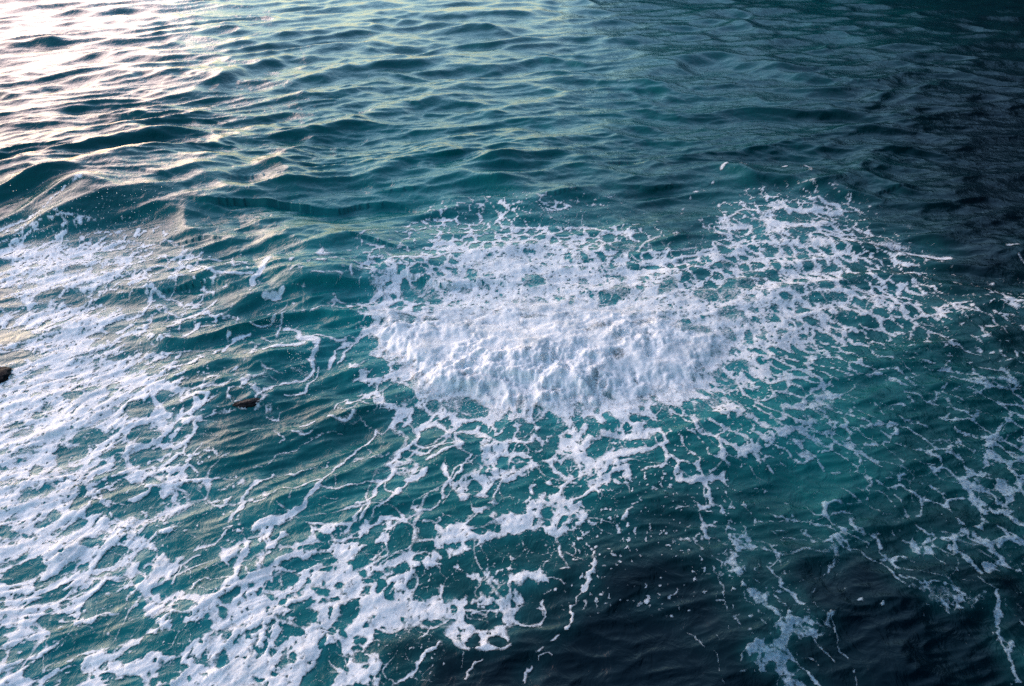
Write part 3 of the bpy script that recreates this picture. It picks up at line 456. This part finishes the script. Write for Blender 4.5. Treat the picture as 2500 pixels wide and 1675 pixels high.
for strip, items in DOTS.items():
    for cx, cy, r_ in items:
        wx, wy = from_strip(strip, ellipse(cx, cy, r_, r_ * .75, -20, 8))
        r = path_distance(wx, wy, .1, True)
        if r is None: continue
        win, d = r
        cover[win] = np.maximum(cover[win], smooth(2, -1.5, d))
in_mass = in_mass * np.where(light_pool > .3, 1, 1 - pool)
in_mass = in_mass * np.clip(1.0 - .6 * smooth(.05, .5, full(fbm(x_in * 2.6, y_in * 1.6, 99, 5, .6))), 0, 1)
fleck = full(vnoise(x_in * 17, y_in * 12, 121) + .6 * vnoise(x_in * 37, y_in * 26, 122) + .5 * vnoise(x_in * 3, y_in * 2, 123))
cover = np.maximum(cover, smooth(.62, .95, fleck) * smooth(.05, .3, full(dens)) * smooth(.99, .6, pool) * .9)
speck_zone = smooth(1300, 1420, PX) * smooth(960, 1060, PY) * smooth(2000, 1850, PX) * smooth(1560, 1420, PY)
cover = np.maximum(cover, smooth(.60, .85, fleck) * speck_zone)
threads = full((smooth(.10, .03, eb) * .95 * np.clip(.75 + .8 * grain, 0, 1) + smooth(.045, .012, es) * .55) * smooth(.12, .25, dens0))
cover = np.maximum(cover, np.clip(threads, 0, .95) * (1 - .15 * pool))
cover = np.maximum(cover, smooth(.85, 1.1, fleck) * smooth(.02, .2, full(dens)) * .8)
cover = np.maximum(cover, np.clip(in_mass, 0, 1) * (1 - .6 * pool))
mottle = full(fbm(x_in * 2.6, y_in * 1.7, 95, 5, .6))
shade_and_mottle = np.clip(1 - .6 * np.clip(right_shade, 0, 1), .42, 1) * np.clip(1.0 + .6 * mottle, .5, 1)  # random mottle, plus shade put in as fainter, bluer foam
alpha = np.clip(cover, 0, 1) * np.where(in_mass > .5, 1, shade_and_mottle)

# ------------------------------------------------------------------ the waves
rng = np.random.default_rng(11)
colgap = (U[1] - U[0]) * 0 + 0.0014 * spread(Y)[:, None]
DX = np.zeros(GX.shape); DY = np.zeros(GX.shape); Z = np.zeros(GX.shape)
calm = full(dens)
group1 = .75 + .5 * vnoise(GX * .11, GY * .09, 201); group2 = .75 + .55 * vnoise(GX * .3 + 5, GY * .22, 202)
near = smooth(30, 6, GY)
for i in range(70):
    lam = 5.0 * (0.22 / 5.0) ** (i / 69) * rng.uniform(.9, 1.1)
    k = 2 * math.pi / lam
    th = math.radians(rng.normal(14, 24 + 16 * (lam < 1.0)))         # crest line direction: 0 = across the view
    kx, ky = k * math.sin(th), -k * math.cos(th)                      # runs towards the viewer
    steep = .024 if lam > 1.2 else .026
    a = steep * lam / (2 * math.pi)
    gap = abs(ky) / k * ROWGAP + abs(kx) / k * colgap
    amp = a * smooth(2.0, 4.0, lam / gap)
    amp = amp * (group1 if lam > 1.5 else group2)
    if lam > 1.5: amp = amp * (1 - .45 * near)
    else: amp = amp * (1 - .55 * np.minimum(1, calm * 1.5))
    ph = kx * GX + ky * GY + rng.uniform(0, 6.283)
    c, s = np.cos(ph), np.sin(ph)
    Z += amp * s; DX -= .8 * amp * kx / k * -c; DY -= .8 * amp * ky / k * -c
# sharp-backed wavelets with long crests
wa = .9 * vnoise(GX * .16, GY * .13, 211) + .35 * vnoise(GX * .5, GY * .4, 212)
bend = .25 * GX - .018 * GX * np.abs(GX) * (GX > 0) - .02 * GX * GX * (GX <= 0)
bend = np.clip(GX, -30, 30); bend = .25 * bend - .018 * bend * bend * np.where(bend < 0, 1, .5)
for n_, (across, along, hgt, follow, push) in enumerate([(5.5, 2.6, .24, 1.0, 1.1), (2.6, 1.15, .085, 1.1, .8), (1.3, .52, .034, .8, .7), (.62, .27, .018, 1.2, .5), (.34, .15, .009, .9, .3)]):
    qx = GX / across + wa * .5; qy = (GY - follow * bend) / along + wa * (.8 if n_ < 2 else 1.5) + 3.3 * n_
    rdg = np.clip(1.06 - np.sqrt(vnoise(qx, qy, 220 + n_) ** 2 + .005), 0, 1) ** 2.2
    fade = smooth(2.4, 6.0, along / ROWGAP)
    fade = fade * (1 - (.45 if n_ < 2 else .5) * np.minimum(1, calm * 1.6)) * (.65 + .6 * group2)
    if n_ == 0: fade = fade * smooth(7, 16, GY) * .8
    if n_ == 1: fade = fade * .85
    fade = fade * (1 - .1 * smooth(18, 30, GY))
    Z += hgt * fade * (rdg - .35); DY -= .7 * push * hgt * fade * rdg
CRESTS = [(.26,[(0,322),(90,303),(215,292)]),(.25,[(0,112),(90,106),(180,104)]),(.26,[(690,205),(850,175),(930,165),(1070,150)]),(.26,[(1085,45),(1200,40),(1370,42)]),
          (.24,[(1130,78),(1220,75)]),(.24,[(1730,38),(1900,33),(1980,40)]),(.30,[(1560,205),(1650,160),(1760,150),(1900,185),(2020,205)]),
          (.30,[(745,455),(850,430),(1000,410),(1100,395),(1290,390),(1420,405)]),(.22,[(1060,478),(1130,465),(1200,462),(1290,475)]),(.2,[(1065,265),(1110,258),(1165,265)]),
          (.18,[(890,290),(950,284),(1010,285)]),(.75,[(-60,470),(60,468),(200,488),(300,500),(420,515)]),(.2,[(1980,365),(2100,330),(2230,320),(2350,345)]),
          (.26,[(1690,460),(1830,448),(1930,450),(2100,475)]),(.24,[(225,215),(350,185),(425,193)]),(.22,[(420,230),(560,190),(700,140)]),(.22,[(1240,110),(1420,100),(1560,108)]),
          (.2,[(2050,165),(2160,158),(2230,166)]),(.22,[(1720,75),(1800,70),(1850,76)]),(.2,[(560,300),(700,280),(820,275)]),(.2,[(150,385),(330,350),(470,330)]),(.22,[(480,470),(560,440),(700,420)]),
          (.26,[(590,600),(700,590),(800,610)]),(.22,[(2200,250),(2330,240),(2480,250)]),(.36,[(650,705),(760,690),(890,700)])]
for h, pts in CRESTS:
    p = curve(pts, 3); wx, wy = sea(p[:, 0], p[:, 1])
    win = window(wx, wy, max(3.0, h * 13))
    x = GX[win] + .35 * vnoise(GX[win] * .9, GY[win] * .9, 301); y = GY[win] + .5 * vnoise(GX[win] * .7, GY[win] * .7, 302)
    best = np.full(x.shape, 1e9); side_ = np.zeros(x.shape); tpos = np.zeros(x.shape)
    for i in range(len(wx) - 1):
        ex, ey = wx[i + 1] - wx[i], wy[i + 1] - wy[i]; L2 = ex * ex + ey * ey + 1e-9
        t = np.clip(((x - wx[i]) * ex + (y - wy[i]) * ey) / L2, 0, 1)
        qx, qy = x - wx[i] - t * ex, y - wy[i] - t * ey
        d2 = qx * qx + qy * qy; m = d2 < best
        best = np.where(m, d2, best); side_ = np.where(m, qy, side_); tpos = np.where(m, (i + t) / (len(wx) - 1), tpos)
    d = np.sqrt(best); tap = np.clip(np.sin(np.pi * np.clip(tpos * .8 + .1, 0, 1)), 0, 1) ** .7
    rg = np.broadcast_to(ROWGAP, GX.shape)[win]
    prof = np.where(side_ < 0, np.exp(-(d / np.maximum(h * 2.1, 3.2 * rg)) ** 2), np.exp(-(d / np.maximum(h * 5.0, 4 * rg)) ** 2))
    Z[win] += h * .8 * prof * tap
far = smooth(24, 34, GY) * (GY < 70)
DY *= 1 - .45 * far
for _ in range(1):
    zs = Z.copy(); zs[1:-1] = .25 * Z[:-2] + .5 * Z[1:-1] + .25 * Z[2:]
    Z = Z + far * (zs - Z)
Z *= 1 - .8 * np.exp(-(((GX - 13.2) / 2.2) ** 2 + ((GY - 22.5) / 1.8) ** 2))
XX = GX + DX; YY = GY + DY
gap_min = np.diff(GY, axis=0) * .22                        # crests lean over but never fold
base = np.concatenate([np.zeros((1, NC)), np.cumsum(gap_min, axis=0)])
YY = np.maximum.accumulate(YY - base, axis=0) + base

# relief of the foam
lump = full(.5 + .5 * fbm(x_in * .9, y_in * .8, 401, 2))
bil = full(1 - 1.5 * billow(x_in * 1.3 + .5 * vnoise(x_in, y_in, 406), y_in * .95, 402, 5, .5) + .25 * fbm(x_in * 5, y_in * 3.4, 408, 4, .6))
inner = np.clip(-mass_d, 0, 400)
ROUGH = full(.35 + 1.1 * smooth(-.25, .45, fbm(x_in * 1.0, y_in * .7, 441, 3)))
FINE_FROTH = full(fbm(x_in * 7, y_in * 4.5, 431, 5, .72))
front = smooth(0, 60, inner) * (1 - .55 * smooth(40, 220, inner))
low_left = smooth(14.5, 10.5, GY + .25 * (GX + 2))
rise = in_mass * front * (.03 + .065 * low_left) * (.25 + 1.2 * lump) + in_mass * smooth(0, 30, inner) * ROUGH * (np.clip(bil - .15, -.2, 1.2) * (.03 + .085 * low_left) + FINE_FROTH * .022 * ROUGH)
froth = full(fbm(x_in * 14, y_in * 11, 411, 3)) * .006 + full(fbm(x_in * 4, y_in * 3.2, 412, 3) + 1.3 * streak * smooth(1050, 600, px_in)) * .022
foam_z = Z + .006 + np.clip(cover, 0, 1) * (.003 + np.maximum(froth, -.008)) + np.maximum(rise, 0)

# ------------------------------------------------------------------ materials
def material(name):
    m = bpy.data.materials.new(name); m.use_nodes = True
    n = m.node_tree; n.nodes.clear()
    out = n.nodes.new("ShaderNodeOutputMaterial")
    return m, n.nodes, n.links, out
def water_material():
    m, N, L, out = material("sea_water")
    p = N.new("ShaderNodeBsdfPrincipled")
    a = N.new("ShaderNodeAttribute"); a.attribute_name = "aeration_shade"
    mk = N.new("ShaderNodeAttribute"); mk.attribute_name = "bubbles"
    mix = N.new("ShaderNodeMix"); mix.data_type = 'RGBA'
    mix.inputs[6].default_value = (.0001, .0060, .0105, 1); mix.inputs[7].default_value = (.0002, .185, .178, 1)  # dark end doubles as painted shade on the right
    L.new(a.outputs["Fac"], mix.inputs[0])
    mix2 = N.new("ShaderNodeMix"); mix2.data_type = 'RGBA'; mix2.inputs[7].default_value = (.035, .31, .315, 1)
    L.new(mk.outputs["Fac"], mix2.inputs[0]); L.new(mix.outputs[2], mix2.inputs[6])
    L.new(mix2.outputs[2], p.inputs["Base Color"])
    p.inputs["Roughness"].default_value = .16; p.inputs["IOR"].default_value = 1.333; p.inputs["Specular IOR Level"].default_value = .29
    tc = N.new("ShaderNodeTexCoord")
    mp = N.new("ShaderNodeMapping"); mp.inputs["Scale"].default_value = (1.0, .75, 1); mp.inputs["Rotation"].default_value = (0, 0, .25)
    L.new(tc.outputs["Object"], mp.inputs["Vector"])
    n1 = N.new("ShaderNodeTexNoise"); n1.inputs["Scale"].default_value = 5.0; n1.inputs["Detail"].default_value = 7; n1.inputs["Roughness"].default_value = .56; n1.inputs["Distortion"].default_value = .6
    L.new(mp.outputs[0], n1.inputs["Vector"])
    b = N.new("ShaderNodeBump"); b.inputs["Strength"].default_value = .75; b.inputs["Distance"].default_value = .07
    rp = N.new("ShaderNodeAttribute"); rp.attribute_name = "ripple"; L.new(rp.outputs["Fac"], b.inputs["Strength"])
    L.new(n1.outputs["Fac"], b.inputs["Height"]); L.new(b.outputs[0], p.inputs["Normal"])
    L.new(p.outputs[0], out.inputs[0])
    return m
def foam_material():
    m, N, L, out = material("sea_foam")
    p = N.new("ShaderNodeBsdfPrincipled"); p.inputs["Base Color"].default_value = (.83, .85, .86, 1); p.inputs["Roughness"].default_value = .55
    p.inputs["Specular IOR Level"].default_value = .35
    p.inputs["Subsurface Weight"].default_value = .8; p.inputs["Subsurface Radius"].default_value = (.06, .06, .06); p.inputs["Subsurface Scale"].default_value = 1.0
    t = N.new("ShaderNodeBsdfTransparent")
    a = N.new("ShaderNodeAttribute"); a.attribute_name = "coverage"
    o = N.new("ShaderNodeAttribute"); o.attribute_name = "thickness_shade"
    tc = N.new("ShaderNodeTexCoord")
    n = N.new("ShaderNodeTexNoise"); n.inputs["Scale"].default_value = 30; n.inputs["Detail"].default_value = 5; n.inputs["Roughness"].default_value = .65
    L.new(tc.outputs["Object"], n.inputs["Vector"])
    ma = N.new("ShaderNodeMath"); ma.operation = 'MULTIPLY_ADD'; ma.inputs[1].default_value = 1.5; ma.inputs[2].default_value = -.75
    L.new(n.outputs["Fac"], ma.inputs[0])
    ad = N.new("ShaderNodeMath"); ad.operation = 'ADD'; L.new(ma.outputs[0], ad.inputs[0]); L.new(a.outputs["Fac"], ad.inputs[1])
    mr = N.new("ShaderNodeMapRange"); mr.interpolation_type = 'SMOOTHSTEP'; mr.inputs[1].default_value = .14; mr.inputs[2].default_value = .98

    mu = N.new("ShaderNodeMath"); mu.operation = 'MULTIPLY'; sb = N.new("ShaderNodeMath"); sb.operation = 'MULTIPLY_ADD'; sb.inputs[1].default_value = .42; sb.inputs[2].default_value = -.42; L.new(o.outputs["Fac"], sb.inputs[0])
    ad2 = N.new("ShaderNodeMath"); ad2.operation = 'ADD'; L.new(ad.outputs[0], ad2.inputs[0]); L.new(sb.outputs[0], ad2.inputs[1]); L.new(ad2.outputs[0], mr.inputs[0])
    so = N.new("ShaderNodeMath"); so.operation = 'POWER'; so.inputs[1].default_value = .6; L.new(o.outputs["Fac"], so.inputs[0])
    L.new(mr.outputs[0], mu.inputs[0]); L.new(so.outputs[0], mu.inputs[1])
    tint = N.new("ShaderNodeMapRange"); tint.inputs[1].default_value = .3; tint.inputs[2].default_value = .85; L.new(o.outputs["Fac"], tint.inputs[0])
    cm = N.new("ShaderNodeMix"); cm.data_type = 'RGBA'; cm.inputs[6].default_value = (.42, .66, .80, 1); cm.inputs[7].default_value = (.92, .90, .87, 1)  # blue end paints the shaded look of the foam at right
    L.new(tint.outputs[0], cm.inputs[0]); L.new(cm.outputs[2], p.inputs["Base Color"])
    bn = N.new("ShaderNodeTexNoise"); bn.inputs["Scale"].default_value = 22; bn.inputs["Detail"].default_value = 6; bn.inputs["Roughness"].default_value = .65
    L.new(tc.outputs["Object"], bn.inputs["Vector"])
    b = N.new("ShaderNodeBump"); b.inputs["Strength"].default_value = .4; b.inputs["Distance"].default_value = .025
    L.new(bn.outputs["Fac"], b.inputs["Height"]); L.new(b.outputs[0], p.inputs["Normal"])
    mix = N.new("ShaderNodeMixShader"); L.new(mu.outputs[0], mix.inputs[0]); L.new(t.outputs[0], mix.inputs[1]); L.new(p.outputs[0], mix.inputs[2])
    L.new(mix.outputs[0], out.inputs[0])
    return m
def rock_material(name, dark, pale, rough=.4, shine=.5):
    m, N, L, out = material(name)
    p = N.new("ShaderNodeBsdfPrincipled"); p.inputs["Roughness"].default_value = rough; p.inputs["Specular IOR Level"].default_value = shine
    tc = N.new("ShaderNodeTexCoord"); n = N.new("ShaderNodeTexNoise"); n.inputs["Scale"].default_value = 6; n.inputs["Detail"].default_value = 8
    L.new(tc.outputs["Object"], n.inputs["Vector"])
    r = N.new("ShaderNodeValToRGB"); r.color_ramp.elements[0].position = .35; r.color_ramp.elements[0].color = (*dark, 1); r.color_ramp.elements[1].position = .7; r.color_ramp.elements[1].color = (*pale, 1)
    L.new(n.outputs["Fac"], r.inputs[0]); L.new(r.outputs[0], p.inputs["Base Color"])
    b = N.new("ShaderNodeBump"); b.inputs["Strength"].default_value = .8; b.inputs["Distance"].default_value = .05
    L.new(n.outputs["Fac"], b.inputs["Height"]); L.new(b.outputs[0], p.inputs["Normal"]); L.new(p.outputs[0], out.inputs[0])
    return m
M_WATER, M_FOAM = water_material(), foam_material()

def link_mesh(name, verts, quads, mat, attributes=None):
    me = bpy.data.meshes.new(name)
    me.vertices.add(len(verts)); me.vertices.foreach_set("co", np.ascontiguousarray(verts, np.float32).ravel())
    me.loops.add(quads.size); me.loops.foreach_set("vertex_index", np.ascontiguousarray(quads, np.int32).ravel())
    k = quads.shape[1]
    me.polygons.add(len(quads)); me.polygons.foreach_set("loop_start", np.arange(0, quads.size, k, dtype=np.int32))
    me.polygons.foreach_set("use_smooth", np.ones(len(quads), bool))
    for n_, v_ in (attributes or {}).items():
        at = me.attributes.new(n_, 'FLOAT', 'POINT'); at.data.foreach_set("value", np.ascontiguousarray(v_, np.float32).ravel())
    me.update(); me.validate()
    me.materials.append(mat)
    o = bpy.data.objects.new(name, me); scene.collection.objects.link(o)
    return o
idx = np.arange(NR * NC, dtype=np.int64).reshape(NR, NC)
QUADS = np.stack([idx[:-1, :-1], idx[:-1, 1:], idx[1:, 1:], idx[1:, :-1]], -1).reshape(-1, 4)
aer_shade_full = full(aer_shade, .35)
aer_shade_full[~IN] = np.where(GX[~IN] > 3, .15, .5)
aer_shade_full = np.clip((aer_shade_full - .1) * 1.12 + .10 * full(fbm(x_in * .5, y_in * .5, 71, 3)) * smooth(.05, .3, aer_shade_full), 0, 1) ** 1.25
def soften(a, rows, cols):
    for ax, n_ in ((0, rows), (1, cols)):
        for _ in range(2):
            pad = [(0, 0), (0, 0)]; pad[ax] = (n_ + 1, n_)
            cs = np.cumsum(np.pad(a, pad, mode='edge'), axis=ax)
            a = (np.take(cs, np.arange(2 * n_ + 1, cs.shape[ax]), ax) - np.take(cs, np.arange(0, cs.shape[ax] - 2 * n_ - 1), ax)) / (2 * n_ + 1)
    return a
cloud = soften(np.clip(cover, 0, 1) * shade_and_mottle, 7, 9)
milk = cloud * full(.75 + .9 * fbm(x_in * 1.7, y_in * 1.3, 73, 5, .6), 0) * (.9 + .35 * smooth(900, 400, PX)) + .15 * smooth(60, -20, mass_d)
thick = np.where(in_mass > .5, np.clip(1.0 + .7 * full(fbm(x_in * 1.9, y_in * 1.2, 96, 5, .62)), .66, 1), shade_and_mottle)
water = link_mesh("water", np.stack([XX, YY, Z], -1).reshape(-1, 3), QUADS, M_WATER, {"aeration_shade": aer_shade_full, "bubbles": np.clip(milk, 0, .75), "ripple": .38 + .02 * smooth(32, 10, GY)})
water["kind"] = "structure"; water["label"] = "teal green sea water ruffled by short waves"

# added dark cliff, unseen, placed to block sky and darken the right
def sky_blocker():
    n_u, n_v = 190, 40
    line = curve([(2, -16), (6, -6), (9, 4), (22, 28), (40, 60), (46, 76), (40, 92), (27, 101), (12, 106), (5, 109)], 24)
    seg = np.concatenate([[0], np.cumsum(np.hypot(*np.diff(line, axis=0).T))]); u = np.linspace(0, seg[-1], n_u)
    lx = np.interp(u, seg, line[:, 0]); ly = np.interp(u, seg, line[:, 1]); tall = np.interp(u, [0, 90, 125, 150, seg[-1]], [48, 40, 26, 19, 9])
    tx, ty = np.gradient(lx), np.gradient(ly); ln = np.hypot(tx, ty); ox, oy = ty / ln, -tx / ln          # landward
    gu, gv = np.meshgrid(u, np.linspace(0, 1, n_v), indexing='ij')
    z = -1.5 + gv * (tall[:, None] + 3 * vnoise(gu * .15, gu * 0, 502))
    rough = 2.2 * billow(gu * .25, z * .18, 503, 5, .6) + .5 * vnoise(gu * 1.3, z * .9, 505)
    out = 1.5 + 3 * gv ** 1.6 - np.minimum(rough, 2.0)
    x = lx[:, None] + ox[:, None] * out; y = ly[:, None] + oy[:, None] * out
    pts = np.stack([x, y, z], -1)
    top = pts[:, -1:, :] + np.stack([ox * 14, oy * 14, ox * 0 + 2], -1)[:, None, :]
    pts = np.concatenate([pts, top], 1); n_v2 = pts.shape[1]; ii = np.arange(n_u * n_v2).reshape(n_u, n_v2)
    q = np.stack([ii[:-1, :-1], ii[:-1, 1:], ii[1:, 1:], ii[1:, :-1]], -1).reshape(-1, 4)
    o = link_mesh("sky_blocker", pts.reshape(-1, 3), q, rock_material("sky_blocker_rock", (.002, .010, .020), (.006, .024, .044), .95, .03))
    o["kind"] = "structure"; o["label"] = "added dark cliff, out of view, blocking sky on the right"
sky_blocker()

fcov = np.clip(cover, 0, 1).reshape(-1)[QUADS].max(1)
centre = QUADS[:, 0]
fpx, fpy = PX.reshape(-1)[centre], PY.reshape(-1)[centre]
visible = (fcov > .10)
is_mass = (in_mass.reshape(-1)[centre] > .35)
left_sheet = (fpx < 640 + (fpy - 900) * .15) & (fpy > 560)
right_lace = (fpx > 1560) & (fpy < 1010 + (fpx - 1700) * .05) & (fpy > 480)
far_line = (fpy < 480) | ((fpy < 560) & (fpx > 1600) & (fpx < 1740))
streaks = (fpx > 1560 + (fpy - 1000) * .05)
names = np.where(is_mass, 0, np.where(far_line & (fpx > 1500), 4, np.where(left_sheet, 1, np.where(right_lace, 2, np.where(streaks & (fpy > 900), 3, np.where(fpy < 900, 5, 6))))))
FOAMS = [("breaking_wave", "white churning mass of a wave that has just broken in the middle"),
         ("foam_sheet", "thick white foam sheet spread over the left side of the water"),
         ("foam_lace", "flat white lacy foam trailing right of the churning mass"),
         ("foam_streaks", "thin foam streaks, tinted blue for shade, on the dark water at lower right"),
         ("froth_line", "broken thin line of froth beyond the foam at upper right"),
         ("foam_wisps", "thin foam wisps on green water left of the churning mass"),
         ("foam_web", "white foam web with round pools of water in the foreground")]
fz = np.stack([XX, YY, foam_z], -1).reshape(-1, 3)
for k_, (nm, lb) in enumerate(FOAMS):
    q = QUADS[visible & (names == k_)]
    if len(q) == 0: continue
    used, inv = np.unique(q, return_inverse=True)
    o = link_mesh(nm, fz[used], inv.reshape(-1, 4), M_FOAM, {"coverage": np.clip(cover, 0, 1).reshape(-1)[used], "thickness_shade": thick.reshape(-1)[used]})
    o["label"] = lb
    if k_ == 0: o["category"] = "breaking wave"
    else: o["kind"] = "stuff"

# ------------------------------------------------------------------ rocks awash and flying drops
def rock(name, photo_at, size, seed, turn, mat, label, sink):
    import bmesh
    bm = bmesh.new(); bmesh.ops.create_icosphere(bm, subdivisions=4, radius=1.0)
    co = np.array([v.co[:] for v in bm.verts])
    r = 1 + .28 * fbm(co[:, 0] * 1.3 + seed, co[:, 1] * 1.3 + co[:, 2] * .9, seed, 4) + .16 * fbm(co[:, 0] * 4 - co[:, 2] * 3, co[:, 1] * 4 + co[:, 2] * 2, seed + 9, 3)
    for v, k in zip(bm.verts, r):
        v.co = v.co * float(k); v.co.x *= size[0]; v.co.y *= size[1]; v.co.z *= size[2]
    for f in bm.faces: f.smooth = True
    me = bpy.data.meshes.new(name); bm.to_mesh(me); bm.free(); me.materials.append(mat)
    o = bpy.data.objects.new(name, me); scene.collection.objects.link(o)
    x, y = sea(*photo_at); i = np.searchsorted(Y, y); j = np.searchsorted(U, x / spread(y))
    o.location = (float(x), float(y), float(Z[i, j]) + sink); o.rotation_euler = (0, 0, turn)
    o["label"] = label; o["category"] = "rock"
    return o
M_BLACK = rock_material("black_rock", (.002, .002, .003), (.006, .006, .008), .7, .12)
M_BROWN = rock_material("brown_rock", (.004, .003, .003), (.014, .008, .007), .6, .2)
rock("rock", (-24, 926), (.30, .30, .08), 3, .5, M_BLACK, "black wet rock poking out of the white foam at the left edge", .0)
rock("rock", (610, 992), (.22, .11, .05), 8, .35, M_BROWN, "small dark brown rock just breaking the water beside thin foam", -.025)

def drops():
    r = np.random.default_rng(4)
    octa = np.array([(1, 0, 0), (-1, 0, 0), (0, 1, 0), (0, -1, 0), (0, 0, 1), (0, 0, -1)], float)
    tri = np.array([(0, 2, 4), (2, 1, 4), (1, 3, 4), (3, 0, 4), (2, 0, 5), (1, 2, 5), (3, 1, 5), (0, 3, 5)])
    spots = []
    edge = [(905,660),(918,740),(910,830),(940,875),(985,938),(1076,976),(1148,999),(1212,1019),(1290,1018),(1400,1004),(1560,990),(1690,962),(1760,885)]
    p = curve(edge, 40)
    for k in range(600):
        q = p[r.integers(len(p))]; off = r.normal(0, 9, 2); spots.append((q[0] + off[0] - 4, q[1] + off[1] + 3, abs(r.normal(0, .09)) + .02, r.uniform(.003, .009)))
    for k in range(1300):
        q = (r.normal(1260, 230), r.normal(830, 90)); spots.append((q[0], q[1], abs(r.normal(0, .12)) * (r.random() ** .5) + .02, .003 + .010 * r.random() ** 3))
    for k in range(260):
        t = r.uniform(0, 1); spots.append((40 + t * 380 + r.normal(0, 12), 560 - t * 10 + r.normal(0, 24), abs(r.normal(0, .12)) + .05, r.uniform(.006, .016)))
    for k in range(240):
        t = r.uniform(0, 1); spots.append((660 + t * 110 + r.normal(0, 16), 760 + t * 190 + r.normal(0, 20), abs(r.normal(0, .05)) + .02, r.uniform(.004, .010)))
    V, Fc = [], []
    for n_, (a, b, up, s) in enumerate(spots):
        x, y = sea(a, b); i = min(np.searchsorted(Y, y), NR - 1); j = min(np.searchsorted(U, x / spread(y)), NC - 1)
        V.append(octa * s + np.array([float(XX[i, j]), float(YY[i, j]), float(foam_z[i, j]) + up])); Fc.append(tri + 6 * n_)
    m, N, L, out = material("spray_drop")
    pb = N.new("ShaderNodeBsdfPrincipled"); pb.inputs["Base Color"].default_value = (.82, .84, .85, 1); pb.inputs["Roughness"].default_value = .3
    L.new(pb.outputs[0], out.inputs[0])
    o = link_mesh("spray", np.concatenate(V), np.concatenate(Fc), m); o["kind"] = "stuff"; o["label"] = "white drops of spray thrown up along the edge of the breaking wave"
drops()
